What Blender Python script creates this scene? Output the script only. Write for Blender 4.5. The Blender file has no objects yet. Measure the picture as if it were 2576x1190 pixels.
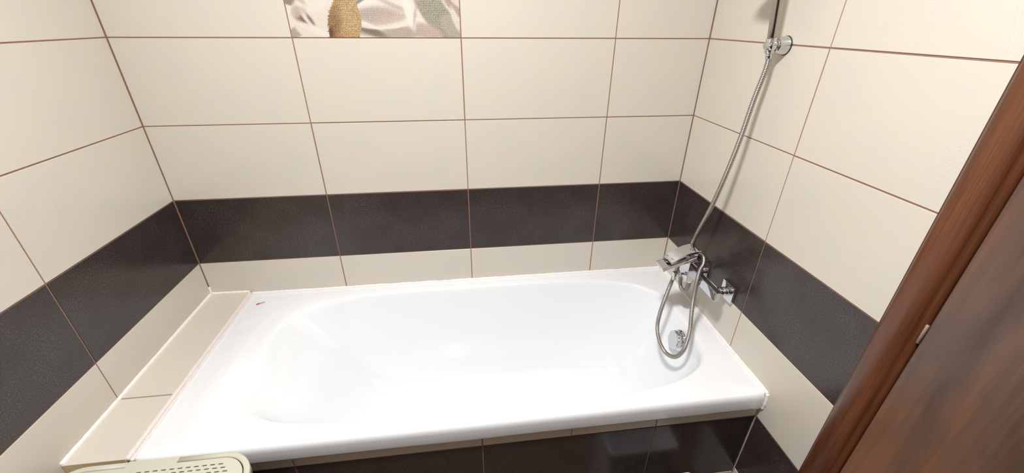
import bpy, bmesh, math, random
import numpy as np
from mathutils import Vector, Matrix

random.seed(7)
rng = np.random.RandomState(11)
S = bpy.context.scene
COL = S.collection

# ------------------------------------------------------------------ camera, light, exposure
W = 1.8186            # distance between the left and the right wall
TH, TW = 0.25, 0.498  # tile height and width
ZF, ZC = -0.75, 1.75  # floor and ceiling
YF = -2.45            # wall behind the camera

cam_d = bpy.data.cameras.new('camera')
cam = bpy.data.objects.new('camera', cam_d)
COL.objects.link(cam)
cam_d.sensor_width = 36.0
cam_d.lens = 1033.07 * 36.0 / 2576.0
cam_d.clip_start = 0.01
R = ((0.99208, -0.12542, 0.00664), (-0.05289, -0.46503, -0.88371), (0.11392, 0.87637, -0.46798))
M = Matrix((R[0], [-v for v in R[1]], [-v for v in R[2]])).transposed()
cam.matrix_world = Matrix.Translation((0.9749, -1.4219, 0.8035)) @ M.to_4x4()
S.camera = cam

S.view_settings.view_transform = 'Standard'
S.view_settings.look = 'None'
S.view_settings.gamma = 1.0
S.view_settings.use_curve_mapping = False
S.view_settings.exposure = 0.0

world = bpy.data.worlds.new('world')
S.world = world
world.use_nodes = True
world.node_tree.nodes['Background'].inputs[0].default_value = (0.9, 0.93, 1.0, 1)
world.node_tree.nodes['Background'].inputs[1].default_value = 0.05

LAMP = (0.87, -1.06, ZC - 0.085)
ld = bpy.data.lights.new('ceiling_lamp_light', 'AREA')
ld.shape = 'DISK'
ld.size = 0.20
ld.energy = 38.0
ld.color = (1.0, 0.985, 0.97)
lo = bpy.data.objects.new('ceiling_lamp_light', ld)
lo.location = (LAMP[0], LAMP[1], LAMP[2] - 0.012)
COL.objects.link(lo)

# ------------------------------------------------------------------ helpers
def link(o, parent=None):
    COL.objects.link(o)
    if parent is not None:
        o.parent = parent
    return o

def mesh_data(name, V, F, mats, fm=None, smooth=False):
    me = bpy.data.meshes.new(name)
    me.from_pydata([tuple(v) for v in V], [], F)
    if not isinstance(mats, (list, tuple)):
        mats = [mats]
    for m in mats:
        me.materials.append(m)
    if fm is not None:
        me.polygons.foreach_set('material_index', fm)
    if smooth:
        me.polygons.foreach_set('use_smooth', [True] * len(F))
    me.update()
    return me

def obj(name, V, F, mats, parent=None, smooth=False, fm=None, label=None):
    o = bpy.data.objects.new(name, mesh_data(name, V, F, mats, fm, smooth))
    link(o, parent)
    if label:
        o['label'] = label
    return o

def tag(o, label, cat=None, group=None, kind=None):
    o['label'] = label
    if cat:
        o['category'] = cat
    if group:
        o['group'] = group
    if kind:
        o['kind'] = kind
    return o

def empty(name, loc=(0, 0, 0)):
    o = bpy.data.objects.new(name, None)
    o.location = loc
    o.empty_display_size = 0.05
    return link(o)

class MB:
    """collects shapes for one mesh"""
    def __init__(self):
        self.V, self.F = [], []
    def add(self, V, F):
        n = len(self.V)
        self.V += [tuple(v) for v in V]
        self.F += [tuple(i + n for i in f) for f in F]
        return self
    def box(self, x0, x1, y0, y1, z0, z1, b=0.0, mat=None):
        V, F = bbox(x0, x1, y0, y1, z0, z1, b)
        if mat is not None:
            V = [mat @ Vector(v) for v in V]
        return self.add(V, F)
    def rev(self, prof, org, axis, n=32, caps=True):
        V, F = lathe(prof, org, axis, n, caps)
        return self.add(V, F)
    def done(self, name, mat, parent=None, smooth=False, label=None, offset=(0, 0, 0)):
        V = [(v[0] - offset[0], v[1] - offset[1], v[2] - offset[2]) for v in self.V]
        o = obj(name, V, self.F, mat, parent, smooth, label=label)
        return o

def bbox(x0, x1, y0, y1, z0, z1, b=0.0):
    """box with chamfered edges"""
    if b <= 0:
        V = [(x, y, z) for x in (x0, x1) for y in (y0, y1) for z in (z0, z1)]
        F = [(0, 1, 3, 2), (4, 6, 7, 5), (0, 4, 5, 1), (2, 3, 7, 6), (0, 2, 6, 4), (1, 5, 7, 3)]
        return V, F
    bm = bmesh.new()
    vs = [bm.verts.new((x, y, z)) for x in (x0, x1) for y in (y0, y1) for z in (z0, z1)]
    for f in [(0, 1, 3, 2), (4, 6, 7, 5), (0, 4, 5, 1), (2, 3, 7, 6), (0, 2, 6, 4), (1, 5, 7, 3)]:
        bm.faces.new([vs[i] for i in f])
    bmesh.ops.bevel(bm, geom=bm.edges[:], offset=b, segments=2, profile=0.6, affect='EDGES')
    bm.verts.ensure_lookup_table()
    V = [v.co[:] for v in bm.verts]
    for i, v in enumerate(bm.verts):
        v.index = i
    F = [tuple(v.index for v in f.verts) for f in bm.faces]
    bm.free()
    return V, F

def frame_of(axis):
    a = Vector(axis).normalized()
    t = Vector((0, 0, 1)) if abs(a.z) < 0.9 else Vector((1, 0, 0))
    u = a.cross(t).normalized()
    return a, u, a.cross(u).normalized()

def lathe(prof, org, axis, n=32, caps=True):
    """prof: list of (distance along axis, radius)"""
    a, u, v = frame_of(axis)
    o = Vector(org)
    V, F = [], []
    for d, r in prof:
        for k in range(n):
            t = 2 * math.pi * k / n
            V.append(o + a * d + u * (r * math.cos(t)) + v * (r * math.sin(t)))
    for i in range(len(prof) - 1):
        for k in range(n):
            k2 = (k + 1) % n
            F.append((i * n + k, i * n + k2, (i + 1) * n + k2, (i + 1) * n + k))
    if caps:
        F.append(tuple(range(n - 1, -1, -1)))
        F.append(tuple(range((len(prof) - 1) * n, len(prof) * n)))
    return V, F

def catmull(P, step):
    P = [Vector(p) for p in P]
    P = [P[0] * 2 - P[1]] + P + [P[-1] * 2 - P[-2]]
    out = []
    for i in range(1, len(P) - 2):
        p0, p1, p2, p3 = P[i - 1], P[i], P[i + 1], P[i + 2]
        t0 = 0.0
        t1 = t0 + max((p1 - p0).length, 1e-6) ** 0.5
        t2 = t1 + max((p2 - p1).length, 1e-6) ** 0.5
        t3 = t2 + max((p3 - p2).length, 1e-6) ** 0.5
        m = 40
        for k in range(m):
            t = t1 + (t2 - t1) * k / m
            a1 = p0 * ((t1 - t) / (t1 - t0)) + p1 * ((t - t0) / (t1 - t0))
            a2 = p1 * ((t2 - t) / (t2 - t1)) + p2 * ((t - t1) / (t2 - t1))
            a3 = p2 * ((t3 - t) / (t3 - t2)) + p3 * ((t - t2) / (t3 - t2))
            b1 = a1 * ((t2 - t) / (t2 - t0)) + a2 * ((t - t0) / (t2 - t0))
            b2 = a2 * ((t3 - t) / (t3 - t1)) + a3 * ((t - t1) / (t3 - t1))
            out.append(b1 * ((t2 - t) / (t2 - t1)) + b2 * ((t - t1) / (t2 - t1)))
    out.append(P[-2])
    # resample evenly
    res = [out[0]]
    acc = 0.0
    for a, b in zip(out, out[1:]):
        d = (b - a).length
        while acc + d >= step:
            f = (step - acc) / d
            a = a.lerp(b, f)
            res.append(a.copy())
            d = (b - a).length
            acc = 0.0
        acc += d
    return res

def sweep(pts, radii, n=12, caps=True, squash=None):
    """tube along pts, parallel transported"""
    V, F = [], []
    t = (pts[1] - pts[0]).normalized()
    _, u, _ = frame_of(t)
    for i, p in enumerate(pts):
        if i == 0:
            tn = (pts[1] - pts[0])
        elif i == len(pts) - 1:
            tn = (pts[-1] - pts[-2])
        else:
            tn = pts[i + 1] - pts[i - 1]
        tn.normalize()
        u = (u - tn * u.dot(tn)).normalized()
        v = tn.cross(u)
        r = radii[i] if hasattr(radii, '__len__') else radii
        for k in range(n):
            a = 2 * math.pi * k / n
            V.append(p + u * (r * math.cos(a)) + v * (r * math.sin(a)))
    for i in range(len(pts) - 1):
        for k in range(n):
            k2 = (k + 1) % n
            F.append((i * n + k, i * n + k2, (i + 1) * n + k2, (i + 1) * n + k))
    if caps:
        F.append(tuple(range(n - 1, -1, -1)))
        F.append(tuple(range((len(pts) - 1) * n, len(pts) * n)))
    return V, F

# ------------------------------------------------------------------ materials
def newmat(name):
    m = bpy.data.materials.new(name)
    m.use_nodes = True
    return m, m.node_tree.nodes, m.node_tree.links, m.node_tree.nodes['Principled BSDF']

def plain(name, col, rough=0.5, metal=0.0, coat=0.0, bump=0.0, bscale=200.0, var=0.0):
    m, N, L, P = newmat(name)
    P.inputs['Base Color'].default_value = (*col, 1)
    P.inputs['Roughness'].default_value = rough
    P.inputs['Metallic'].default_value = metal
    P.inputs['Coat Weight'].default_value = coat
    P.inputs['Coat Roughness'].default_value = 0.05
    if bump or var:
        tc = N.new('ShaderNodeTexCoord')
        no = N.new('ShaderNodeTexNoise')
        no.inputs['Scale'].default_value = bscale
        no.inputs['Detail'].default_value = 3
        L.new(tc.outputs['Object'], no.inputs['Vector'])
        if bump:
            b = N.new('ShaderNodeBump')
            b.inputs['Strength'].default_value = bump
            b.inputs['Distance'].default_value = 0.001
            L.new(no.outputs['Fac'], b.inputs['Height'])
            L.new(b.outputs['Normal'], P.inputs['Normal'])
        if var:
            mx = N.new('ShaderNodeMix')
            mx.data_type = 'RGBA'
            mx.inputs[6].default_value = (*[c * (1 - var) for c in col], 1)
            mx.inputs[7].default_value = (*[min(1, c * (1 + var)) for c in col], 1)
            L.new(no.outputs['Fac'], mx.inputs[0])
            L.new(mx.outputs[2], P.inputs['Base Color'])
    return m

def tile_mat(name, base, dot, rough, pitch, dotsize, bump, patch, patchcol):
    """glazed tile with a fine pattern of dots, fading in and out in clouds"""
    m, N, L, P = newmat(name)
    tc = N.new('ShaderNodeTexCoord')
    vo = N.new('ShaderNodeTexVoronoi')
    vo.voronoi_dimensions = '2D'
    vo.inputs['Scale'].default_value = 1.0 / pitch
    vo.inputs['Randomness'].default_value = 0.75
    L.new(tc.outputs['Object'], vo.inputs['Vector'])
    mr = N.new('ShaderNodeMapRange')
    mr.interpolation_type = 'SMOOTHSTEP'
    mr.inputs['From Min'].default_value = dotsize * 0.6
    mr.inputs['From Max'].default_value = dotsize * 1.4
    mr.inputs['To Min'].default_value = 1
    mr.inputs['To Max'].default_value = 0
    L.new(vo.outputs['Distance'], mr.inputs['Value'])
    no = N.new('ShaderNodeTexNoise')
    no.inputs['Scale'].default_value = 9.0
    no.inputs['Detail'].default_value = 2
    L.new(tc.outputs['Object'], no.inputs['Vector'])
    cl = N.new('ShaderNodeMapRange')
    cl.inputs['From Min'].default_value = patch[0]
    cl.inputs['From Max'].default_value = patch[1]
    L.new(no.outputs['Fac'], cl.inputs['Value'])
    mu = N.new('ShaderNodeMath')
    mu.operation = 'MULTIPLY'
    L.new(mr.outputs[0], mu.inputs[0])
    L.new(cl.outputs[0], mu.inputs[1])
    m0 = N.new('ShaderNodeMix')
    m0.data_type = 'RGBA'
    m0.inputs[6].default_value = (*base, 1)
    m0.inputs[7].default_value = (*patchcol, 1)
    L.new(cl.outputs[0], m0.inputs[0])
    m1 = N.new('ShaderNodeMix')
    m1.data_type = 'RGBA'
    L.new(mu.outputs[0], m1.inputs[0])
    L.new(m0.outputs[2], m1.inputs[6])
    m1.inputs[7].default_value = (*dot, 1)
    L.new(m1.outputs[2], P.inputs['Base Color'])
    P.inputs['Roughness'].default_value = rough
    b = N.new('ShaderNodeBump')
    b.inputs['Strength'].default_value = bump
    b.inputs['Distance'].default_value = 0.0006
    L.new(mr.outputs[0], b.inputs['Height'])
    L.new(b.outputs['Normal'], P.inputs['Normal'])
    return m

M_CREAM = tile_mat('cream_tile_glaze', (0.655, 0.605, 0.525), (0.545, 0.52, 0.465), 0.30, 0.0062, 0.135, 0.05, (0.45, 0.68), (0.64, 0.607, 0.54))
M_DARK = tile_mat('dark_brown_tile_glaze', (0.036, 0.025, 0.023), (0.10, 0.088, 0.082), 0.22, 0.0076, 0.155, 0.08, (0.30, 0.60), (0.042, 0.031, 0.029))
M_GROUT = plain('brown_grout', (0.30, 0.165, 0.12), 0.85, bump=0.4, bscale=400, var=0.25)
M_BISCUIT = plain('terracotta_tile_body', (0.95, 0.62, 0.40), 0.75, bump=0.4, bscale=300, var=0.3)
M_CAULK = plain('white_sealant', (0.88, 0.86, 0.85), 0.45, bump=0.7, bscale=160, var=0.03)
M_OLDCAULK = plain('aged_white_sealant', (0.78, 0.72, 0.69), 0.5, bump=1.0, bscale=180, var=0.10)
M_TUB = plain('white_enamel', (0.87, 0.895, 0.93), 0.10, coat=0.3)
M_CHROME = plain('chrome', (0.66, 0.67, 0.69), 0.05, metal=1.0)
M_BRUSH = plain('hose_steel', (0.43, 0.40, 0.375), 0.34, metal=1.0)
M_SATIN = plain('satin_steel', (0.46, 0.435, 0.415), 0.14, metal=1.0)
M_BLACK = plain('black_rubber', (0.02, 0.02, 0.02), 0.5)
M_PLASTER = plain('ceiling_paint', (0.85, 0.84, 0.82), 0.9, bump=0.2, bscale=120)
M_FLOOR = plain('floor_tile_glaze', (0.16, 0.10, 0.075), 0.3, var=0.15, bscale=15)
M_BEIGE = plain('beige_plastic', (0.56, 0.545, 0.45), 0.42, bump=0.25, bscale=900)
M_WHITEP = plain('white_plastic', (0.88, 0.88, 0.90), 0.35)
M_PINK = plain('pink_plastic', (0.62, 0.06, 0.16), 0.4)
M_GREY = plain('grey_plastic', (0.45, 0.42, 0.43), 0.5)

def lamp_mat():
    m, N, L, P = newmat('lamp_diffuser')
    P.inputs['Base Color'].default_value = (0.9, 0.9, 0.9, 1)
    P.inputs['Emission Color'].default_value = (1.0, 0.985, 0.97, 1)
    P.inputs['Emission Strength'].default_value = 6.0
    return m
M_LAMP = lamp_mat()

def wood(name, c0, c1, c2, rough, scale, streak, coat):
    """stained wood, grain along z"""
    m, N, L, P = newmat(name)
    tc = N.new('ShaderNodeTexCoord')
    mp = N.new('ShaderNodeMapping')
    mp.inputs['Scale'].default_value = scale
    L.new(tc.outputs['Object'], mp.inputs['Vector'])
    n1 = N.new('ShaderNodeTexNoise')
    n1.inputs['Scale'].default_value = 1.0
    n1.inputs['Detail'].default_value = 4
    n1.inputs['Distortion'].default_value = 0.6
    L.new(mp.outputs[0], n1.inputs['Vector'])
    cr = N.new('ShaderNodeValToRGB')
    e = cr.color_ramp.elements
    e[0].position = 0.32
    e[0].color = (*c0, 1)
    e[1].position = 0.70
    e[1].color = (*c2, 1)
    k = e.new(0.50)
    k.color = (*c1, 1)
    L.new(n1.outputs['Fac'], cr.inputs[0])
    mp2 = N.new('ShaderNodeMapping')
    mp2.inputs['Scale'].default_value = (scale[0] * 14, scale[1] * 14, scale[2] * 2)
    L.new(tc.outputs['Object'], mp2.inputs['Vector'])
    n2 = N.new('ShaderNodeTexNoise')
    n2.inputs['Scale'].default_value = 1.0
    n2.inputs['Detail'].default_value = 2
    L.new(mp2.outputs[0], n2.inputs['Vector'])
    mx = N.new('ShaderNodeMix')
    mx.data_type = 'RGBA'
    mx.blend_type = 'MULTIPLY'
    mx.inputs[0].default_value = streak
    L.new(cr.outputs[0], mx.inputs[6])
    cr2 = N.new('ShaderNodeValToRGB')
    cr2.color_ramp.elements[0].position = 0.3
    cr2.color_ramp.elements[0].color = (0.45, 0.42, 0.40, 1)
    cr2.color_ramp.elements[1].position = 0.65
    L.new(n2.outputs['Fac'], cr2.inputs[0])
    L.new(cr2.outputs[0], mx.inputs[7])
    L.new(mx.outputs[2], P.inputs['Base Color'])
    P.inputs['Roughness'].default_value = rough
    P.inputs['Coat Weight'].default_value = coat
    P.inputs['Coat Roughness'].default_value = 0.25
    return m
M_CASING = wood('reddish_stained_wood', (0.085, 0.026, 0.010), (0.13, 0.042, 0.015), (0.17, 0.058, 0.021), 0.38, (30, 30, 3.0), 0.5, 0.2)
M_LEAF = wood('dark_brown_wood_veneer', (0.072, 0.040, 0.030), (0.125, 0.072, 0.053), (0.215, 0.098, 0.050), 0.36, (9, 9, 2.2), 0.30, 0.25)

# ------------------------------------------------------------------ room shell
GAP = 0.0034     # joint width
TT = 0.0016      # how far a tile face stands proud of the grout
_tile_cache = {}

def tile_mesh(w, h, mat, t=TT, side=None, ch=0.0007):
    key = (round(w, 4), round(h, 4), mat.name, t, side.name if side else '')
    if key in _tile_cache:
        return _tile_cache[key]
    a, b = w / 2, h / 2
    V = []
    for d, z in ((ch, 0.0), (0.0, -ch), (0.0, -t)):
        V += [(-a + d, -b + d, z), (a - d, -b + d, z), (a - d, b - d, z), (-a + d, b - d, z)]
    F = [(0, 1, 2, 3)]
    fm = [0]
    for l in (0, 1):
        for k in range(4):
            k2 = (k + 1) % 4
            F.append((l * 4 + k, (l + 1) * 4 + k, (l + 1) * 4 + k2, l * 4 + k2))
            fm.append(1 if (side and l == 1) else 0)
    F.append((11, 10, 9, 8))
    fm.append(1 if side else 0)
    me = mesh_data('tile', V, F, [mat, side] if side else [mat], fm)
    _tile_cache[key] = me
    return me

class Plane:
    """a tiled surface: u runs right, v up, n towards the room"""
    def __init__(self, org, u, v):
        self.o, self.u, self.v = Vector(org), Vector(u), Vector(v)
        self.n = self.u.cross(self.v)
    def tile(self, parent, u0, u1, v0, v1, mat, t=TT, side=None, name='tile', wob=True):
        g = GAP / 2
        w, h = u1 - u0 - 2 * g, v1 - v0 - 2 * g
        if w < 0.004 or h < 0.004:
            return None
        o = bpy.data.objects.new(name, tile_mesh(w, h, mat, t, side))
        j = rng.uniform(-1, 1, 3) * (0.00025 if wob else 0)
        c = self.o + self.u * ((u0 + u1) / 2 + j[0]) + self.v * ((v0 + v1) / 2 + j[1]) + self.n * (j[2])
        m = Matrix((self.u, self.v, self.n)).transposed().to_4x4()
        m.translation = c
        link(o, parent)
        o.matrix_local = m
        return o

def row_mat(k):
    """tile colour of a row; row 0 is the dark band just above the tub"""
    return M_DARK if k in (0, -2) else M_CREAM

def structure(name, V, F, mat, label):
    o = obj(name, V, F, mat)
    o['kind'] = 'structure'
    o['label'] = label
    return o

# walls: thick slabs whose face is the grout, tiles set on them
wall_back = structure('wall_back', *bbox(-0.08, W + 0.08, TT, 0.08, ZF - 0.06, ZC + 0.06), M_GROUT, 'back wall behind the bathtub, cream tiles with one dark brown band')
wall_left = structure('wall_left', *bbox(-0.08, -TT, YF, TT, ZF - 0.06, ZC + 0.06), M_GROUT, 'left side wall of cream tiles with a dark brown band')
DY0, DY1, DZ1 = -0.925, -1.685, 1.28   # door opening
mb = MB()
mb.box(W + TT, W + 0.08, DY0, TT, ZF - 0.06, ZC + 0.06)
mb.box(W + TT, W + 0.08, YF, DY1, ZF - 0.06, ZC + 0.06)
mb.box(W + TT, W + 0.08, DY1, DY0, DZ1, ZC + 0.06)
wall_right = structure('wall_right', mb.V, mb.F, M_GROUT, 'right side wall with the mixer tap, cream tiles with a dark brown band')
wall_front = structure('wall_front', *bbox(-0.08, W + 0.08, YF - 0.08, YF - TT, ZF - 0.06, ZC + 0.06), M_GROUT, 'unseen wall opposite the bathtub, its dark tiles added to darken reflections')
floor = structure('floor', *bbox(-TT, W + TT, YF, TT, ZF - 0.06, ZF), M_FLOOR, 'brown bathroom floor')
ceiling = structure('ceiling', *bbox(-TT, W + TT, YF, TT, ZC, ZC + 0.06), M_PLASTER, 'plain white ceiling')

PB = Plane((0, 0, 0), (1, 0, 0), (0, 0, 1))
PL = Plane((0, 0, 0), (0, 1, 0), (0, 0, 1))
PR = Plane((W, 0, 0), (0, -1, 0), (0, 0, 1))
PF = Plane((W, YF, 0), (-1, 0, 0), (0, 0, 1))
E0 = 0.0006
cols = [E0, TW, 2 * TW, 3 * TW, W - E0]
for k in range(-3, 7):
    v0, v1 = k * TH, (k + 1) * TH
    # back wall (nothing is tiled behind the tub)
    if k >= -1:
        b0 = max(v0, -0.1420)
        for i in range(4):
            if k == 3 and i == 1:
                continue      # the flower tile goes here
            PB.tile(wall_back, cols[i], cols[i + 1], b0, v1, row_mat(k))
    # left wall
    ys = [0.0 - E0, -TW, -2 * TW, -3 * TW, -4 * TW, YF + E0]
    for i in range(5):
        PL.tile(wall_left, ys[i + 1], ys[i], v0, v1, row_mat(k))
    # right wall
    us = [E0, TW, 2 * TW, 3 * TW, 4 * TW, -YF - E0]
    for i in range(5):
        a, b = us[i], us[i + 1]
        spans = [(a, b)]
        if v0 < 1.36:
            spans = [(a, min(b, 0.862)), (max(a, 1.755), b)]
        for (s0, s1) in spans:
            if s1 - s0 < 0.01:
                continue
            PR.tile(wall_right, s0, s1, v0, v1, row_mat(k))
    for i in range(4):
        PF.tile(wall_front, [W - c for c in cols[::-1]][i], [W - c for c in cols[::-1]][i + 1], v0, v1, M_DARK if k < 4 else M_CREAM)  # dark rows invented for this unseen wall, so chrome reflects darker

# flower print tile: the print is a colour attribute painted over a fine grid
def flower_tile():
    w, h = TW - GAP, TH - GAP
    nx, ny = 250, 126
    xs, ys = np.linspace(-w / 2, w / 2, nx), np.linspace(-h / 2, h / 2, ny)
    X, Y = np.meshgrid(xs, ys)
    V = np.stack([X.ravel(), Y.ravel(), np.zeros(nx * ny)], 1)
    idx = np.arange(nx * ny).reshape(ny, nx)
    F = np.stack([idx[:-1, :-1].ravel(), idx[:-1, 1:].ravel(), idx[1:, 1:].ravel(), idx[1:, :-1].ravel()], 1).tolist()
    base = len(V)
    Vb = [(-w / 2, -h / 2, -TT), (w / 2, -h / 2, -TT), (w / 2, h / 2, -TT), (-w / 2, h / 2, -TT)]
    V = V.tolist() + Vb
    F += [[int(i) for i in idx[0, ::-1]] + [base, base + 1],
          [int(i) for i in idx[-1, :]] + [base + 2, base + 3],
          [int(i) for i in idx[:, 0]] + [base + 3, base],
          [int(i) for i in idx[::-1, -1]] + [base + 1, base + 2],
          [base + 3, base + 2, base + 1, base]]
    # print, in millimetres from the lower left corner of the tile
    U, T = (X + w / 2) * 1000, (Y + h / 2) * 1000
    def lin(c):
        c = np.array(c) / 255.0
        return np.where(c <= 0.04045, c / 12.92, ((c + 0.055) / 1.055) ** 2.4)
    img = np.ones((ny, nx, 3)) * lin((246, 236, 222))
    dots = np.ones((ny, nx)) * 0.14
    nz = rng.rand(ny, nx)
    def ell(cx, cy, rx, ry, ang, col, soft=0.25, op=1.0, dot=None, cut=None):
        nonlocal img, dots
        a = math.radians(ang)
        dx, dy = U - cx, T - cy
        p = (dx * math.cos(a) + dy * math.sin(a)) / rx
        q = (-dx * math.sin(a) + dy * math.cos(a)) / ry
        r = np.sqrt(p * p + q * q)
        k = np.clip((1 - r) / soft + 0.5, 0, 1) * op
        if cut is not None:
            k = k * np.clip(cut, 0, 1)
        img = img * (1 - k[..., None]) + lin(col) * k[..., None]
        if dot is not None:
            dots = dots * (1 - k) + dot * k
        return k
    # leaves and shade behind the petals
    ell(15, 92, 26, 10, -10, (170, 158, 130), 0.4, 1, 0.9)
    ell(12, 12, 30, 14, 30, (196, 180, 156), 0.5, 1, 0.5)
    ell(430, 55, 95, 36, -48, (188, 184, 158), 0.2, 1, 0.95)
    ell(405, 100, 70, 30, -48, (186, 182, 156), 0.3, 1, 1.0)
    ell(470, 30, 40, 26, -48, (196, 190, 166), 0.3, 1, 0.6)
    ell(478, 82, 40, 12, -45, (205, 176, 160), 0.5, 1, 0.6)
    ell(488, 100, 30, 12, -40, (238, 226, 210), 0.4, 1, 0.3)
    ell(482, 50, 34, 9, -70, (240, 230, 214), 0.5, 1, 0.3)
    ell(395, 16, 46, 20, -20, (216, 190, 172), 0.5, 1, 0.45)
    # left blossom
    ell(70, 50, 62, 60, 0, (244, 233, 217), 0.15, 1, 0.2)
    ell(75, 100, 46, 34, 20, (247, 238, 224), 0.3, 1, 0.15)
    ell(38, 104, 26, 8, -50, (222, 196, 180), 0.6, 0.9)
    ell(38, 52, 18, 30, 35, (196, 160, 144), 0.6, 0.95, 0.6)
    ell(42, 44, 8, 24, 32, (150, 112, 96), 0.8, 0.8, 0.6)
    ell(50, 50, 7, 26, 32, (244, 232, 216), 0.5, 0.95, 0.1)
    ell(61, 46, 5, 17, 32, (150, 132, 126), 0.8, 0.9, 0.5)
    ell(32, 66, 22, 10, 20, (226, 206, 188), 0.7, 0.8)
    ell(62, 22, 48, 9, -22, (250, 242, 228), 0.5, 0.9, 0.15)
    # right petals
    ell(248, 108, 90, 22, 12, (250, 243, 230), 0.3, 1, 0.2)
    ell(190, 100, 26, 10, 40, (176, 170, 160), 0.7, 0.9, 0.7)
    ell(205, 94, 30, 4, 28, (128, 110, 98), 0.9, 0.8, 0.3)
    ell(268, 18, 118, 20, -4, (205, 184, 166), 0.4, 1, 0.5)
    ell(215, 24, 60, 12, -22, (150, 130, 116), 0.6, 0.95, 0.6)
    ell(268, 58, 108, 36, 2, (248, 239, 226), 0.12, 1, 0.25)
    ell(255, 58, 72, 23, 4, (212, 188, 172), 0.8, 0.95, 0.6)
    ell(226, 66, 40, 12, 8, (196, 188, 176), 0.8, 0.7, 0.6)
    ell(290, 48, 60, 8, 12, (222, 196, 182), 0.8, 0.8, 0.45)
    ell(300, 86, 66, 6, -22, (206, 188, 176), 0.8, 0.7, 0.4)
    ell(345, 66, 12, 46, 14, (252, 245, 234), 0.6, 0.9, 0.15)
    ell(362, 60, 4, 30, -12, (216, 190, 176), 0.8, 0.8)
    ell(212, 38, 50, 5, -20, (250, 242, 230), 0.8, 0.85, 0.2)
    # golden daisy heart
    lo = np.interp(T, [0, 12, 45, 70, 111, 160, 200], [104, 104, 110, 118, 144, 158, 170]) + rng.uniform(-4, 3, (ny, 1)) * np.interp(T, [0, 90, 130], [1, 1, 0.2])
    hi = np.interp(T, [0, 25, 55, 80, 111, 160, 200], [194, 202, 207, 200, 197, 190, 176])
    k = np.clip((U - lo) / 1.5, 0, 1) * np.clip((hi - U) / 2.0, 0, 1) * np.clip((195 - T) / 6, 0, 1)
    img = img * (1 - k[..., None]) + lin((226, 180, 106)) * k[..., None]
    dots = dots * (1 - k) + 0.85 * k
    ell(180, 60, 28, 60, 0, (232, 194, 124), 0.8, 0.8, cut=k)
    ell(120, 30, 22, 56, -12, (170, 126, 76), 0.8, 0.7, 1.0, cut=k)
    ell(108, 14, 12, 18, 0, (112, 72, 36), 0.8, 0.8, 1.0, cut=k)
    gr = np.clip((nz - 0.62) * 4, 0, 1) * k * 0.55
    img = img * (1 - gr[..., None]) + lin((128, 84, 40)) * gr[..., None]
    ell(182, 114, 22, 9, 0, (140, 128, 118), 0.6, 0.8, 0.8)
    img = 0.68 * img + 0.32 * img.mean(2, keepdims=True) * np.array([1.05, 1.0, 0.92])
    img = img * np.array([0.77, 0.765, 0.77])
    rgba = np.concatenate([img, dots[..., None]], 2).reshape(-1, 4)
    rgba = np.concatenate([rgba, np.tile([[0.8, 0.72, 0.6, 0]], (4, 1))], 0)

    m, N, L, P = newmat('flower_print_glaze')
    at = N.new('ShaderNodeAttribute')
    at.attribute_name = 'print'
    tc = N.new('ShaderNodeTexCoord')
    vo = N.new('ShaderNodeTexVoronoi')
    vo.voronoi_dimensions = '2D'
    vo.inputs['Scale'].default_value = 1 / 0.0047
    vo.inputs['Randomness'].default_value = 0.25
    L.new(tc.outputs['Object'], vo.inputs['Vector'])
    mr = N.new('ShaderNodeMapRange')
    mr.inputs['From Min'].default_value = 0.20
    mr.inputs['From Max'].default_value = 0.36
    mr.inputs['To Min'].default_value = 1
    mr.inputs['To Max'].default_value = 0
    L.new(vo.outputs['Distance'], mr.inputs['Value'])
    sp = N.new('ShaderNodeSeparateColor')
    L.new(vo.outputs['Color'], sp.inputs[0])
    f1 = N.new('ShaderNodeMath')
    f1.operation = 'MULTIPLY'
    L.new(mr.outputs[0], f1.inputs[0])
    L.new(at.outputs['Alpha'], f1.inputs[1])
    f2 = N.new('ShaderNodeMapRange')
    f2.inputs['From Min'].default_value = 0.0
    f2.inputs['From Max'].default_value = 1.0
    f2.inputs['To Min'].default_value = 0.45
    f2.inputs['To Max'].default_value = 1.0
    L.new(sp.outputs[0], f2.inputs['Value'])
    f3 = N.new('ShaderNodeMath')
    f3.operation = 'MULTIPLY'
    L.new(f1.outputs[0], f3.inputs[0])
    L.new(f2.outputs[0], f3.inputs[1])
    mx = N.new('ShaderNodeMix')
    mx.data_type = 'RGBA'
    L.new(f3.outputs[0], mx.inputs[0])
    L.new(at.outputs['Color'], mx.inputs[6])
    mx.blend_type = 'MULTIPLY'
    mx.inputs[7].default_value = (0.20, 0.15, 0.12, 1)
    L.new(mx.outputs[2], P.inputs['Base Color'])
    P.inputs['Roughness'].default_value = 0.28
    me = mesh_data('decor_tile', V, F, m)
    ca = me.color_attributes.new('print', 'FLOAT_COLOR', 'POINT')
    ca.data.foreach_set('color', rgba.astype(np.float32).ravel())
    o = bpy.data.objects.new('decor_tile', me)
    link(o, wall_back)
    o.matrix_local = Matrix(((1, 0, 0, TW * 1.5), (0, 0, -1, 0), (0, 1, 0, 3.5 * TH), (0, 0, 0, 1)))
    o['label'] = 'tile printed with pale daisies under a dot screen'
flower_tile()

# ------------------------------------------------------------------ door in the right wall
door = empty('door_1', (W, -1.31, ZF))
tag(door, 'dark brown wooden door with a reddish rounded casing at the right', kind='structure')
def into(o, parent):
    o.matrix_parent_inverse = parent.matrix_world.inverted() if parent.matrix_world != Matrix.Identity(4) else Matrix.Translation(-parent.location)
    o.parent = parent
    return o
def part(mb, name, mat, parent, smooth=False, label=None):
    """mesh with world coordinates, hung under a thing placed by location only"""
    off = parent.location
    if parent.parent is not None:
        off = Vector((0, 0, 0))
    return mb.done(name, mat, parent, smooth, label, offset=off)

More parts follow.
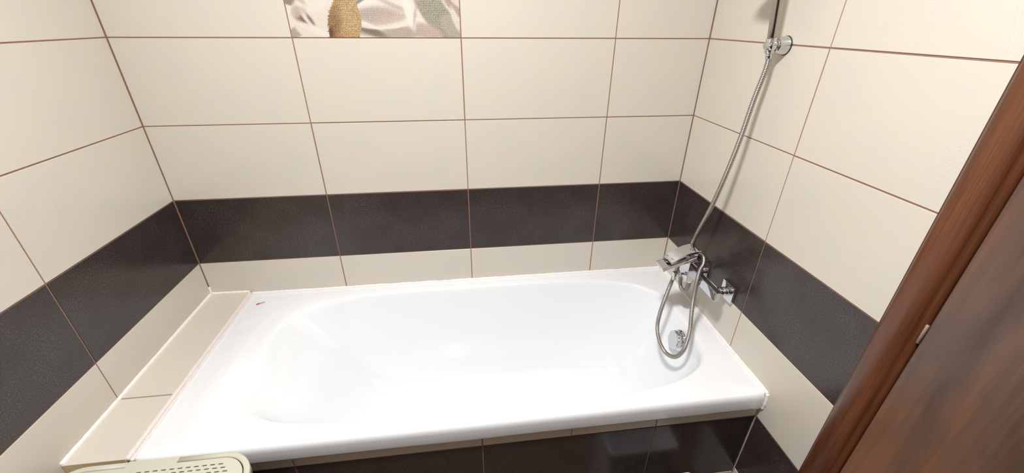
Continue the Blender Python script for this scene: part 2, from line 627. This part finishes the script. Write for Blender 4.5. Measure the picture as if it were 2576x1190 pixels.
def casing_prof(wd):
    """rounded moulding: (across, proud) pairs"""
    P = [(0.0, -0.004), (0.0, 0.006), (0.002, 0.011)]
    for k in range(0, 13):
        a = math.pi * k / 12
        P.append((0.006 + (wd - 0.016) * (0.5 - 0.5 * math.cos(a)), 0.012 + 0.012 * math.sin(a)))
    P += [(wd - 0.006, 0.009), (wd, 0.008), (wd, -0.004)]
    return P
CW = 0.072
def casing_run(mb, y0, sgn, z0, z1):
    pr = casing_prof(CW)
    n = len(pr)
    V = []
    for (z, mit) in ((z0, 0.0), (z1, 1.0)):
        for a, d in pr:
            V.append((W - d, y0 - sgn * a, z + (CW - a) * mit))
    F = [(i, i + 1, n + i + 1, n + i) if sgn > 0 else (i, n + i, n + i + 1, i + 1) for i in range(n - 1)]
    mb.add(V, F)
CY0 = -0.8584
mb = MB()
casing_run(mb, CY0, 1, ZF, DZ1)
part(mb, 'door_casing', M_CASING, door, True)
mb = MB()
casing_run(mb, -1.7525, -1, ZF, DZ1)
part(mb, 'door_casing', M_CASING, door, True)
mb = MB()
pr = casing_prof(CW)
n = len(pr)
V = []
for s in (0, 1):
    for a, d in pr:
        z = DZ1 + CW - a
        y = (CY0 - a) if s == 0 else (-1.7525 + a)
        V.append((W - d, y, z))
mb.add(V, [(i, n + i, n + i + 1, i + 1) for i in range(n - 1)])
part(mb, 'door_casing', M_CASING, door, True)
# black slab filling the door opening behind the leaf and its gap
mb = MB()
mb.box(W + 0.02, W + 0.07, DY1, DY0 - 0.0, ZF, DZ1)
part(mb, 'opening_backing', M_BLACK, door)
mb = MB()
mb.box(W - 0.006, W + 0.018, -1.679, -0.9345, ZF + 0.006, DZ1 - 0.004, 0.0025)
leaf = part(mb, 'door_leaf', M_LEAF, door)
for zc in (0.290, -0.52, 1.05):
    mb = MB()
    mb.rev([(-0.0215, 0.0022), (-0.021, 0.0028), (0.021, 0.0028), (0.0215, 0.0022)], (W - 0.0078, -0.9325, zc), (0, 0, 1), 14)
    part(mb, 'hinge', plain('hinge_metal', (0.42, 0.31, 0.25), 0.45, metal=0.5) if zc == 0.290 else bpy.data.materials['hinge_metal'], door, True)
mb = MB()
mb.box(W - 0.014, W - 0.0062, -1.645, -1.605, 0.12, 0.32, 0.003)
hp = part(mb, 'handle_plate', M_CHROME, door)
mb = MB()
mb.rev([(0, 0.009), (0.045, 0.009)], (W - 0.0142, -1.625, 0.27), (-1, 0, 0), 16)
mb.box(W - 0.066, W - 0.050, -1.64, -1.51, 0.262, 0.278, 0.004)
part(mb, 'handle', M_CHROME, door)

# ------------------------------------------------------------------ ledge at the left end of the tub
ledge = structure('trim_1', *bbox(0.0008, 0.1375, -0.6895, -0.001, ZF, -0.1460), plain('ledge_mortar', (0.55, 0.52, 0.48), 0.9), 'narrow tiled ledge between the left wall and the bathtub')
PT = Plane((0, 0, -0.135), (1, 0, 0), (0, 1, 0))
PT.tile(ledge, 0.0, 0.1395, -0.4965, 0.0, M_CREAM, 0.011, M_BISCUIT, wob=False)
PT.tile(ledge, 0.0, 0.1395, -0.6935, -0.4975, M_CREAM, 0.011, M_BISCUIT, wob=False)
mb = MB()
mb.box(0.0017, 0.1378, -0.6918, -0.6896, -0.1700, -0.1461)
mb.done('tile_edge', M_BISCUIT, ledge)
mb = MB()
mb.box(0.004, 0.136, -0.4985, -0.4955, -0.145, -0.1362)
mb.done('grout_line', plain('grey_grout', (0.30, 0.27, 0.24), 0.9), ledge)

# ------------------------------------------------------------------ tiled apron in front of the tub
apron = structure('trim_2', *bbox(0.0005, W - 0.0005, -0.6790 + TT, -0.655, ZF, -0.2075), M_GROUT, 'tiled apron below the front rim of the bathtub')
PA = Plane((0, -0.6790, 0), (1, 0, 0), (0, 0, 1))
ac = [0.0015, TW - 0.003, 2 * TW - 0.003, 1.2465, 3 * TW + 0.006, W - 0.0015]
for i in range(5):
    PA.tile(apron, ac[i], ac[i + 1] - (0.0 if i != 2 else -0.0015), -0.25, -0.2070, M_CREAM)
ad = [ac[0], ac[1], ac[2], ac[4], ac[5]]
for i in range(4):
    PA.tile(apron, ad[i], ad[i + 1], -0.519, -0.25, M_DARK)
    PA.tile(apron, ad[i], ad[i + 1], -0.75, -0.519, M_CREAM)

# ------------------------------------------------------------------ sealant beads
def bead(parent, pts, r, jit, mat, name='sealant_bead', step=0.004, n=10):
    P = catmull(pts, step)
    rr, Q = [], []
    j = 0.0
    for p in P:
        j = 0.75 * j + rng.uniform(-1, 1) * jit
        rr.append(max(0.0006, r * (1 + j * 0.17)))
        Q.append(p + Vector(rng.uniform(-1, 1, 3)) * r * 0.06 * jit)
    V, F = sweep(Q, rr, n)
    return obj(name, V, F, mat, parent, True)
def trim_bead(n, label, *args):
    o = bead(None, *args)
    o.name = o.data.name = 'trim_%d' % n
    tag(o, label, kind='structure')
bead(wall_left, [(0.0000, -0.006, -0.1340), (0.0, -0.25, -0.1340), (0.0, -0.50, -0.1345), (0.0, -0.69, -0.1347)], 0.0070, 0.5, M_CAULK)
bead(wall_back, [(0.002, 0.0, -0.1340), (0.07, 0.0, -0.1340), (0.1415, 0.0, -0.136)], 0.0056, 0.6, M_CAULK)
bead(wall_back, [(0.001, -0.001, -0.132), (0.0012, -0.001, -0.118), (0.0012, -0.001, -0.104)], 0.0042, 0.6, M_CAULK)
bead(ledge, [(0.1400, -0.006, -0.1400), (0.1405, -0.2, -0.1400), (0.1395, -0.45, -0.1405), (0.1400, -0.69, -0.1405)], 0.0066, 0.45, M_OLDCAULK)
trim_bead(3, 'lumpy aged sealant between the tiled ledge and the left end of the tub', [(0.1475, -0.006, -0.1455), (0.1472, -0.3, -0.1460), (0.1475, -0.69, -0.1465)], 0.0052, 0.6, M_OLDCAULK)
trim_bead(4, 'white sealant line along the back edge of the tub', [(0.145, -0.0012, -0.1440), (0.6, -0.0012, -0.1445), (1.2, -0.0012, -0.1445), (W - 0.004, -0.0012, -0.1445)], 0.0056, 0.7, M_CAULK)
trim_bead(5, 'white sealant line along the foot end of the tub on the right wall', [(W - 0.0012, -0.004, -0.1445), (W - 0.0012, -0.3, -0.1445), (W - 0.0012, -0.5, -0.1445), (W - 0.0015, -0.688, -0.1450)], 0.0056, 0.7, M_CAULK)
trim_bead(6, 'short upright sealant blob at the front right corner of the tub', [(W - 0.0018, -0.6885, -0.146), (W - 0.0020, -0.6915, -0.165), (W - 0.0020, -0.6910, -0.188), (W - 0.0018, -0.688, -0.207)], 0.0055, 0.7, M_CAULK)
bead(apron, [(0.01, -0.6800, -0.2085), (0.5, -0.6802, -0.2088), (1.0, -0.6802, -0.2087), (W - 0.01, -0.6800, -0.2087)], 0.0018, 1.4, M_CAULK)

bead(apron, [(W - 0.0012, -0.6800, -0.2110), (W - 0.0012, -0.6800, -0.36), (W - 0.0012, -0.6800, -0.52)], 0.0021, 0.5, plain('pale_grout', (0.42, 0.37, 0.34), 0.8), 'grout_line')
# ------------------------------------------------------------------ bathtub
RIM = -0.145
tub = empty('bathtub', (0.98, -0.35, ZF))
tag(tub, 'white enamel bathtub with a rounded basin, built in along the tiled back wall', 'bathtub')
XC, YC = 1.08, -0.348
NA = 192
def loop(xl, xr, yf, yb, nl, nr, z):
    out = []
    for k in range(NA):
        t = 2 * math.pi * (k + 0.5) / NA
        c, s = math.cos(t), math.sin(t)
        nn = nr if c > 0 else nl
        # even out the points along nearly rectangular loops
        x = math.copysign(abs(c) ** (2.0 / nn), c) * ((xr - XC) if c > 0 else (XC - xl))
        y = math.copysign(abs(s) ** (2.0 / nn), s) * ((yb - YC) if s > 0 else (YC - yf))
        out.append((XC + x, YC + y, z))
    return out
def rect_loop(ins, z):
    """outer rim, points matched with the basin loops"""
    x0, x1, y0, y1 = 0.1455 + ins * 0.3, W - 0.0022 - ins * 0.3, -0.6925 + ins, -0.0022 - ins * 0.3
    out = []
    for (x, y, _) in loop(0.25, 1.742, -0.644, -0.055, 5.0, 3.7, 0):
        dx, dy = x - XC, y - YC
        tx = ((x1 - XC) / dx) if dx > 0 else ((x0 - XC) / dx)
        ty = ((y1 - YC) / dy) if dy > 0 else ((y0 - YC) / dy)
        t = min(tx, ty)
        out.append((XC + dx * t, YC + dy * t, z))
    return out
loops = []
for ins, z in ((0.020, -0.2050), (0.006, -0.2055), (0.0015, -0.204), (0.0005, -0.198), (0.0, -0.166), (0.0012, -0.157), (0.0045, -0.1495), (0.0095, -0.1460), (0.016, RIM)):
    loops.append(rect_loop(ins, z))
# basin wall: (how far in, depth) with different runs at head, foot and sides
wallp = [(-0.10, 0.0), (-0.04, 0.0002), (-0.015, 0.0003), (0.0, 0.0010), (0.018, 0.0026), (0.036, 0.006), (0.055, 0.0115), (0.075, 0.020), (0.10, 0.034), (0.145, 0.058), (0.22, 0.100), (0.33, 0.150),
         (0.42, 0.205), (0.52, 0.255), (0.63, 0.300), (0.74, 0.334), (0.85, 0.358), (0.95, 0.371), (1.03, 0.377), (1.10, 0.380)]
for q, d in wallp:
    # head end slopes as a back rest: its run grows faster with depth
    ql = q if q < 0.0 else q
    xl = 0.248 + 0.40 * max(ql, 0) ** 0.66 * (1 if ql > 0 else 0) + (0.20 * ql if ql < 0 else 0)
    xr = 1.744 - 0.17 * max(q, 0) - (0.16 * q if q < 0 else 0)
    yb = -0.054 - 0.105 * max(q, 0) - (0.10 * q if q < 0 else 0)
    yf = -0.645 + 0.105 * max(q, 0) + (0.10 * q if q < 0 else 0)
    f = min(max(q, 0), 1)
    loops.append(loop(xl, xr, yf, yb, 4.6 - 0.9 * f, 3.7 - 0.5 * f, RIM - d))
last = loops[-1]
for s, dz in ((0.85, -0.002), (0.6, -0.004), (0.35, -0.0055), (0.12, -0.0065)):
    cx, cy = 1.12, YC
    loops.append([(cx + (x - cx) * s, cy + (y - cy) * s, z + dz) for x, y, z in last])
V = [p for l in loops for p in l]
F = []
for i in range(len(loops) - 1):
    for k in range(NA):
        k2 = (k + 1) % NA
        F.append((i * NA + k, i * NA + k2, (i + 1) * NA + k2, (i + 1) * NA + k))
F.append(tuple(range((len(loops) - 1) * NA, len(loops) * NA)))
mb = MB().add(V, F)
part(mb, 'basin', M_TUB, tub, True)
# overflow rosette with scalloped turning knob on the foot end
OV = Vector((1.7105, -0.3915, -0.1985))
ax = Vector((-1, 0.0, 0.22)).normalized()
mb = MB()
mb.rev([(-0.004, 0.036), (0.003, 0.0375), (0.007, 0.036), (0.009, 0.031)], OV, ax, 48)
ov = part(mb, 'overflow_rosette', M_CHROME, tub, True)
a, u, v = frame_of(ax)
V, F = [], []
NK = 96
for d, s, sc in ((0.0092, 0.90, 0.0), (0.011, 0.97, 1), (0.013, 1.0, 1), (0.023, 1.0, 1), (0.0255, 0.975, 1), (0.0265, 0.93, 0.8), (0.0262, 0.7, 0), (0.0255, 0.3, 0)):
    for k in range(NK):
        t = 2 * math.pi * k / NK
        w8 = abs(math.cos(4 * t)) ** 6
        r = 0.0335 * s * (1 - 0.07 * w8 * sc)
        V.append(OV + ax * d + u * (r * math.cos(t)) + v * (r * math.sin(t)))
for i in range(7):
    for k in range(NK):
        k2 = (k + 1) % NK
        F.append((i * NK + k, i * NK + k2, (i + 1) * NK + k2, (i + 1) * NK + k))
F.append(tuple(range(7 * NK, 8 * NK)))
F.append(tuple(range(NK - 1, -1, -1)))
mb = MB().add(V, F)
part(mb, 'overflow_knob', M_CHROME, tub, True)
mb = MB()
mb.rev([(0, 0.030), (0.003, 0.033), (0.005, 0.031), (0.006, 0.010)], (1.44, YC - 0.062, RIM - 0.3835), (0, 0, 1), 40)
part(mb, 'drain', M_CHROME, tub, True)
for (x, y) in ((0.72, -0.20), (0.72, -0.50), (1.45, -0.20), (1.45, -0.50)):
    mb = MB()
    mb.rev([(0, 0.028), (0.01, 0.028), (0.012, 0.012), (0.215, 0.012)], (x, y, ZF), (0, 0, 1), 16)
    part(mb, 'foot', M_CHROME, tub, True)

# ------------------------------------------------------------------ mixer tap on the right wall
YT = -0.350
tap = empty('bath_mixer', (W, YT, 0.028))
tag(tap, 'square chrome wall mixer tap over the foot end of the bathtub', 'tap')
for yy in (-0.275, -0.425):
    mb = MB()
    mb.box(W - 0.0105, W - 0.0006, yy - 0.030, yy + 0.030, -0.002, 0.058, 0.0012)
    part(mb, 'wall_plate', M_CHROME, tap)
    mb = MB()
    mb.rev([(0.0108, 0.0150), (0.0112, 0.0156), (0.0240, 0.0156), (0.0250, 0.0148), (0.0256, 0.0135), (0.0268, 0.0135), (0.0274, 0.0148), (0.0284, 0.0156), (0.0400, 0.0156), (0.0412, 0.0148), (0.0420, 0.0110), (0.0552, 0.0110)], (W, yy, 0.028), (-1, 0, 0), 40)
    part(mb, 'connector', M_CHROME, tap, True)
mb = MB()
mb.box(W - 0.0735, W - 0.0555, -0.460, -0.240, 0.017, 0.050, 0.0014)
part(mb, 'body', M_CHROME, tap)
YS = -0.338      # axis of spout and lever
mb = MB()
mb.box(W - 0.1210, W - 0.0500, YS - 0.0265, YS + 0.0265, 0.030, 0.1090, 0.0014)
part(mb, 'valve_block', M_CHROME, tap)
# waterfall spout: a tray sloping down from the block, open at its mouth
SLOPE = math.atan2(0.031, 0.087)
mt = Matrix.Translation((W - 0.2080, YS, 0.0775)) @ Matrix.Rotation(-SLOPE, 4, 'Y')
mb = MB()
L_ = 0.115
mb.box(0.0, L_, -0.0265, 0.0265, 0.0, 0.0045, 0.0008, mt)
mb.box(0.0, L_, -0.0265, -0.0232, 0.0040, 0.0120, 0.0008, mt)
mb.box(0.0, L_, 0.0232, 0.0265, 0.0040, 0.0120, 0.0008, mt)
mb.box(0.0, 0.0235, -0.0236, 0.0236, 0.0040, 0.0115, 0.0008, mt)
mb.box(0.036, L_, -0.0236, 0.0236, 0.0075, 0.0120, 0.0008, mt)
part(mb, 'spout', M_CHROME, tap)
# lever: curved plate rising from the spout mouth to above the block
def lever():
    V, F = [], []
    prof = []
    for k in range(25):
        t = k / 24.0
        x = W - 0.186 + 0.094 * t
        z = 0.1080 + 0.0400 * math.sin(0.5 * math.pi * min(1.0, t * 1.06)) ** 0.93 
        prof.append((x, z, 0.0262, 0.0050))
    for x, z, hw, th in prof:
        b = 0.0008
        V += [(x, YS - hw, z - th), (x, YS - hw, z - b), (x, YS - hw + b, z), (x, YS + hw - b, z), (x, YS + hw, z - b), (x, YS + hw, z - th)]
    n = 6
    for i in range(24):
        for k in range(6):
            k2 = (k + 1) % 6
            F.append((i * n + k, i * n + k2, (i + 1) * n + k2, (i + 1) * n + k))
    F.append((5, 4, 3, 2, 1, 0))
    F.append(tuple(range(24 * n, 25 * n)))
    return V, F
mb = MB().add(*lever())
mb.box(W - 0.1190, W - 0.0935, YS - 0.0180, YS + 0.0180, 0.1088, 0.1420, 0.002)
part(mb, 'lever', M_CHROME, tap)
# diverter knob in front of the block
mb = MB()
mb.rev([(0, 0.0045), (0.010, 0.0045), (0.0105, 0.0075), (0.0125, 0.0075), (0.013, 0.0036), (0.022, 0.0036)], (W - 0.1208, YS - 0.002, 0.0480), (-1, 0, 0), 24)
dv = part(mb, 'diverter_stem', M_CHROME, tap, True)
mb = MB()
mb.box(W - 0.1570, W - 0.1425, YS - 0.0105, YS + 0.0055, 0.0395, 0.0575, 0.0012)
mb.rev([(0, 0.0068), (0.010, 0.0062)], (W - 0.1500, YS - 0.0025, 0.0394), (0, 0, -1), 20)
part(mb, 'diverter_knob', M_CHROME, tap)
# hose outlet under the block
mb = MB()
mb.rev([(0, 0.0100), (0.008, 0.0100), (0.0085, 0.0088), (0.0165, 0.0088)], (W - 0.091, YS - 0.002, 0.0298), (0, 0, -1), 24)
part(mb, 'hose_outlet', M_CHROME, tap, True)

# ------------------------------------------------------------------ hand shower, holder and hose
YH = -0.357
HB = Vector((W - 0.0425, YH, 0.752))   # where the handle passes the holder
hdir = Vector((-0.12, 0.02, 1.0)).normalized()
holder = empty('shower_holder', (W, YH, 0.75))
tag(holder, 'round chrome swivel holder on the right wall gripping the hand shower', 'shower holder')
mb = MB()
mb.rev([(0.0004, 0.0232), (0.0028, 0.0232)], (W, YH, 0.748), (-1, 0, 0), 48)
part(mb, 'gasket', M_BLACK, holder, True)
mb = MB()
mb.rev([(0.0029, 0.0222), (0.004, 0.0226), (0.007, 0.0224), (0.028, 0.0192), (0.031, 0.0182), (0.0325, 0.0160)], (W, YH, 0.748), (-1, 0, 0), 48)
part(mb, 'wall_cone', M_CHROME, holder, True)
mb = MB()
mb.rev([(-0.0165, 0.004), (-0.0158, 0.0080), (-0.0135, 0.0108), (-0.010, 0.0125), (0.010, 0.0125), (0.0135, 0.0108), (0.0158, 0.0080), (0.0165, 0.004)], HB + Vector((0, 0, -0.004)), (0, 1, 0), 40)
mb.rev([(-0.0225, 0.0098), (-0.0215, 0.0112), (-0.012, 0.0126), (0.012, 0.0130), (0.0135, 0.0122)], HB, hdir, 40)
part(mb, 'swivel_clamp', M_CHROME, holder, True)

shower = empty('hand_shower', HB)
tag(shower, 'chrome hand shower standing in the wall holder, its head above the picture', 'hand shower')
mb = MB()
mb.rev([(0.0138, 0.0106), (0.016, 0.0108), (0.05, 0.0112), (0.14, 0.0118), (0.165, 0.0125), (0.176, 0.011)], HB, hdir, 40)
part(mb, 'handle', M_SATIN, shower, True)
hd = HB + hdir * 0.165 + Vector((-0.036, 0, -0.004))
fa = Vector((-0.80, 0.0, -0.60)).normalized()
mb = MB()
mb.rev([(-0.018, 0.012), (-0.010, 0.024), (0.0, 0.032), (0.010, 0.035), (0.014, 0.035), (0.0165, 0.033)], hd + Vector((-0.012, 0, 0.02)), fa, 48)
part(mb, 'shower_head', M_CHROME, shower, True)
mb = MB()
mb.rev([(0.0166, 0.031), (0.0185, 0.029), (0.019, 0.015)], hd + Vector((-0.012, 0, 0.02)), fa, 48)
part(mb, 'spray_plate', M_WHITEP, shower, True)

HS = HB - hdir * 0.0235
HOSE = [
    HS, HS - hdir * 0.025,
    (W - 0.047, -0.3568, 0.6156), (W - 0.058, -0.3587, 0.5082), (W - 0.070, -0.3545, 0.4013), (W - 0.081, -0.3421, 0.2941),
    (W - 0.0936, -0.320, 0.1861), (W - 0.0868, -0.3020, 0.1400), (W - 0.0745, -0.3060, 0.1235), (W - 0.0720, -0.3300, 0.1180), (W - 0.0745, -0.3570, 0.1200),
    (W - 0.0860, -0.3810, 0.1100), (W - 0.1000, -0.3920, 0.0960), (W - 0.1080, -0.4021, 0.0755), (W - 0.112, -0.4118, 0.0221), (W - 0.116, -0.4204, -0.0110),
    (W - 0.124, -0.4405, -0.0483), (W - 0.135, -0.4670, -0.0813), (W - 0.147, -0.4852, -0.1142), (W - 0.158, -0.4919, -0.1493), (W - 0.168, -0.4742, -0.1913),
    (W - 0.176, -0.4322, -0.2127), (W - 0.180, -0.3903, -0.2033), (W - 0.180, -0.3560, -0.1698), (W - 0.176, -0.3441, -0.1219),
    (W - 0.1634, -0.335, -0.0588), (W - 0.1435, -0.318, -0.0068), (W - 0.1300, -0.307, 0.0235), (W - 0.1206, -0.3005, 0.0418), (W - 0.1134, -0.2980, 0.0610),
    (W - 0.1060, -0.2940, 0.0700), (W - 0.0980, -0.2930, 0.0580), (W - 0.0973, -0.2990, 0.0191), (W - 0.1010, -0.3020, 0.0041), (W - 0.1009, -0.306, -0.0133),
    (W - 0.0980, -0.316, -0.0303), (W - 0.0931, -0.328, -0.0341), (W - 0.0905, -0.337, -0.0130), (W - 0.0910, YS - 0.002, 0.0105),
]
hose = empty('shower_hose', (W - 0.1, -0.35, 0.0))
tag(hose, 'ribbed steel shower hose hanging from the hand shower and looping below the mixer tap', 'hose')
P = catmull(HOSE, 0.0010)
prof = [0.0060, 0.0071, 0.0072, 0.0063]
rad = [prof[i % 4] for i in range(len(P))]
V, F = sweep(P, rad, 14)
mb = MB().add(V, F)
part(mb, 'ribbed_tube', M_BRUSH, hose, True)
mb = MB()
mb.rev([(0, 0.0078), (0.001, 0.0086), (0.011, 0.0082), (0.012, 0.0074)], HS + hdir * 0.0006, -hdir, 24)
part(mb, 'hose_nut', M_CHROME, hose, True)

# ------------------------------------------------------------------ laundry hamper in front of the ledge
HX0, HX1, HY0, HY1, HZ = 0.030, 0.468, -1.070, -0.7265, -0.100
hamper = empty('laundry_hamper', ((HX0 + HX1) / 2, (HY0 + HY1) / 2, ZF))
tag(hamper, 'beige plastic laundry hamper with a slotted lid in front of the tub corner', 'laundry hamper')
def rrect(x0, x1, y0, y1, r, n=14):
    pts = []
    for cx, cy, a0 in ((x1 - r, y1 - r, 0), (x0 + r, y1 - r, 90), (x0 + r, y0 + r, 180), (x1 - r, y0 + r, 270)):
        for k in range(n + 1):
            a = math.radians(a0 + 90.0 * k / n)
            pts.append((cx + r * math.cos(a), cy + r * math.sin(a)))
    return pts
def stack(loops):
    n = len(loops[0])
    V = [p for l in loops for p in l]
    F = []
    for i in range(len(loops) - 1):
        for k in range(n):
            k2 = (k + 1) % n
            F.append((i * n + k, i * n + k2, (i + 1) * n + k2, (i + 1) * n + k))
    return V, F
RC = 0.075
def inset(d, z):
    return [(x, y, z) for x, y in rrect(HX0 + d, HX1 - d, HY0 + d, HY1 - d, RC - d if RC - d > 0.01 else 0.01)]
# tapered body
body = stack([inset(0.045, ZF + 0.001), inset(0.040, ZF + 0.004), inset(0.016, HZ - 0.050), inset(0.004, HZ - 0.048), inset(0.004, HZ - 0.026), inset(0.010, HZ - 0.024), inset(0.012, HZ - 0.028), inset(0.020, HZ - 0.060), inset(0.044, ZF + 0.010)])
nl = len(inset(0, 0))
body[1].append(tuple(range(nl - 1, -1, -1)))
body[1].append(tuple(range(8 * nl, 9 * nl)))
mb = MB().add(*body)
part(mb, 'body', M_BEIGE, hamper, True)
# lid: border with a gap at the hinge tab, then the slotted panel
GX0, GX1 = 0.182, 0.293
def border():
    outer = rrect(HX0, HX1, HY0, HY1, RC, 20)
    # start at the gap's left end and run round to its right end
    ring = outer[:]
    i0 = 21      # first point of the back left corner (going anticlockwise)
    ring = [(GX0, HY1)] + outer[i0:] + outer[:i0] + [(GX1, HY1)]
    cx, cy = (HX0 + HX1) / 2, (HY0 + HY1) / 2
    def shrink(p, d):
        x, y = p
        # inset along the rounded rectangle's normal
        qx = min(max(x, HX0 + RC), HX1 - RC)
        qy = min(max(y, HY0 + RC), HY1 - RC)
        nx, ny = x - qx, y - qy
        l = math.hypot(nx, ny)
        return (x - nx / l * d, y - ny / l * d)
    sec = [(0.0, -0.022), (0.0, -0.0028), (0.0009, -0.0007), (0.0028, 0.0), (0.0105, 0.0002), (0.0125, -0.001), (0.0132, -0.004), (0.0132, -0.010), (0.004, -0.022)]
    V, F = [], []
    for d, z in sec:
        V += [(*shrink(p, d), HZ + z) for p in ring]
    n = len(ring)
    for i in range(len(sec)):
        i2 = (i + 1) % len(sec)
        for k in range(n - 1):
            F.append((i * n + k, i * n + k + 1, i2 * n + k + 1, i2 * n + k))
    F.append(tuple(i * n for i in range(len(sec))))
    F.append(tuple(i * n + n - 1 for i in reversed(range(len(sec)))))
    return V, F
mb = MB().add(*border())
part(mb, 'lid_border', M_BEIGE, hamper, True)
def panel():
    d = 0.0150
    o2 = rrect(HX0 + d, HX1 - d, HY0 + d, HY1 - d, RC - d, 20)
    i0 = 21
    out = [(GX0 + 0.0012, HY1 + 0.0005), (GX0 + 0.0012, HY1 - d)] + o2[i0:] + o2[:i0] + [(GX1 - 0.0012, HY1 - d), (GX1 - 0.0012, HY1 + 0.0005)]
    bm = bmesh.new()
    def ring(pts):
        vs = [bm.verts.new((x, y, 0)) for x, y in pts]
        return [bm.edges.new((vs[i], vs[(i + 1) % len(vs)])) for i in range(len(vs))]
    edges = ring(out)
    py, pxx = 0.0094, 0.0172
    sl, sw = 0.0104, 0.0030
    m = 0.034
    r = RC - m + 0.012
    row = 0
    y = HY1 - 0.030
    while y > HY0 + 0.036:
        x = HX0 + 0.036 + (0.5 * pxx if row % 2 else 0)
        while x < HX1 - 0.030:
            qx = min(max(x, HX0 + m + r), HX1 - m - r)
            qy = min(max(y, HY0 + 0.028 + r), HY1 - 0.028 - r)
            if math.hypot(x - qx, y - qy) < r:
                a, b = sl / 2, sw / 2
                edges += ring([(x - a, y - b), (x - a, y + b), (x + a, y + b), (x + a, y - b)])
            x += pxx
        y -= py
        row += 1
    bmesh.ops.triangle_fill(bm, use_beauty=True, use_dissolve=False, edges=edges, normal=(0, 0, 1))
    bmesh.ops.recalc_face_normals(bm, faces=bm.faces[:])
    if sum(f.normal.z for f in bm.faces) < 0:
        bmesh.ops.reverse_faces(bm, faces=bm.faces[:])
    ret = bmesh.ops.extrude_face_region(bm, geom=bm.faces[:])
    vs = [g for g in ret['geom'] if isinstance(g, bmesh.types.BMVert)]
    bmesh.ops.translate(bm, verts=vs, vec=(0, 0, 0.0035))
    bmesh.ops.recalc_face_normals(bm, faces=bm.faces[:])
    for i, v in enumerate(bm.verts):
        v.index = i
    V = [(v.co.x, v.co.y, v.co.z + HZ - 0.0042) for v in bm.verts]
    F = [tuple(v.index for v in f.verts) for f in bm.faces]
    bm.free()
    return V, F
mb = MB().add(*panel())
part(mb, 'lid_panel', M_BEIGE, hamper)

# ------------------------------------------------------------------ small things
st = empty('plastic_stick', (0.193, -0.0700, RIM))
tag(st, 'tiny grey stick with a pink end on the tub rim, back left corner', 'stick')
a0, a1, a2 = Vector((0.1905, -0.0790, RIM + 0.0026)), Vector((0.1985, -0.0750, RIM + 0.0026)), Vector((0.2160, -0.0660, RIM + 0.0026))
mb = MB().add(*sweep([a1, a1.lerp(a2, 0.5), a2], [0.0020, 0.0019, 0.0014], 10))
part(mb, 'shaft', M_GREY, st, True)
mb = MB().add(*sweep([a0, a0.lerp(a1, 0.5), a1], [0.0018, 0.0024, 0.0022], 10))
part(mb, 'tip', M_PINK, st, True, 'pink tip')

bx = empty('white_box', (1.52, -0.80, ZF))  # plain white box, only its top edge reaches into view
tag(bx, 'plain white box on the floor before the dark apron tiles, barely in view', 'box')
xr_, yb_, zt_ = 1.6305, -0.7200, -0.4240
def bl(d, z):
    return [(x, y, z) for x, y in rrect(1.40 + d, xr_ - d, -0.88 + d, yb_ - d, 0.016, 5)]
V, F = stack([bl(0.014, ZF + 0.0005), bl(0.004, zt_ - 0.012), bl(0.0, zt_ - 0.011), bl(0.0, zt_ - 0.001), bl(0.001, zt_), bl(0.005, zt_), bl(0.006, zt_ - 0.006), bl(0.016, ZF + 0.004)])
m_ = len(bl(0, 0))
F += [tuple(range(m_ - 1, -1, -1)), tuple(range(7 * m_, 8 * m_))]
mb = MB().add(V, F)
part(mb, 'body', M_WHITEP, bx)

# lamp above, out of the picture
lamp = empty('ceiling_lamp', (LAMP[0], LAMP[1], ZC))
tag(lamp, 'round white ceiling lamp above the bathroom floor, out of the picture', 'lamp')
mb = MB()
mb.rev([(0.0005, 0.15), (0.030, 0.15), (0.034, 0.146)], (LAMP[0], LAMP[1], ZC), (0, 0, -1), 48)
part(mb, 'lamp_base', M_WHITEP, lamp, True)
mb = MB()
mb.rev([(0.0345, 0.14), (0.055, 0.135), (0.072, 0.11), (0.080, 0.07), (0.083, 0.03)], (LAMP[0], LAMP[1], ZC), (0, 0, -1), 48)
part(mb, 'diffuser', M_LAMP, lamp, True)
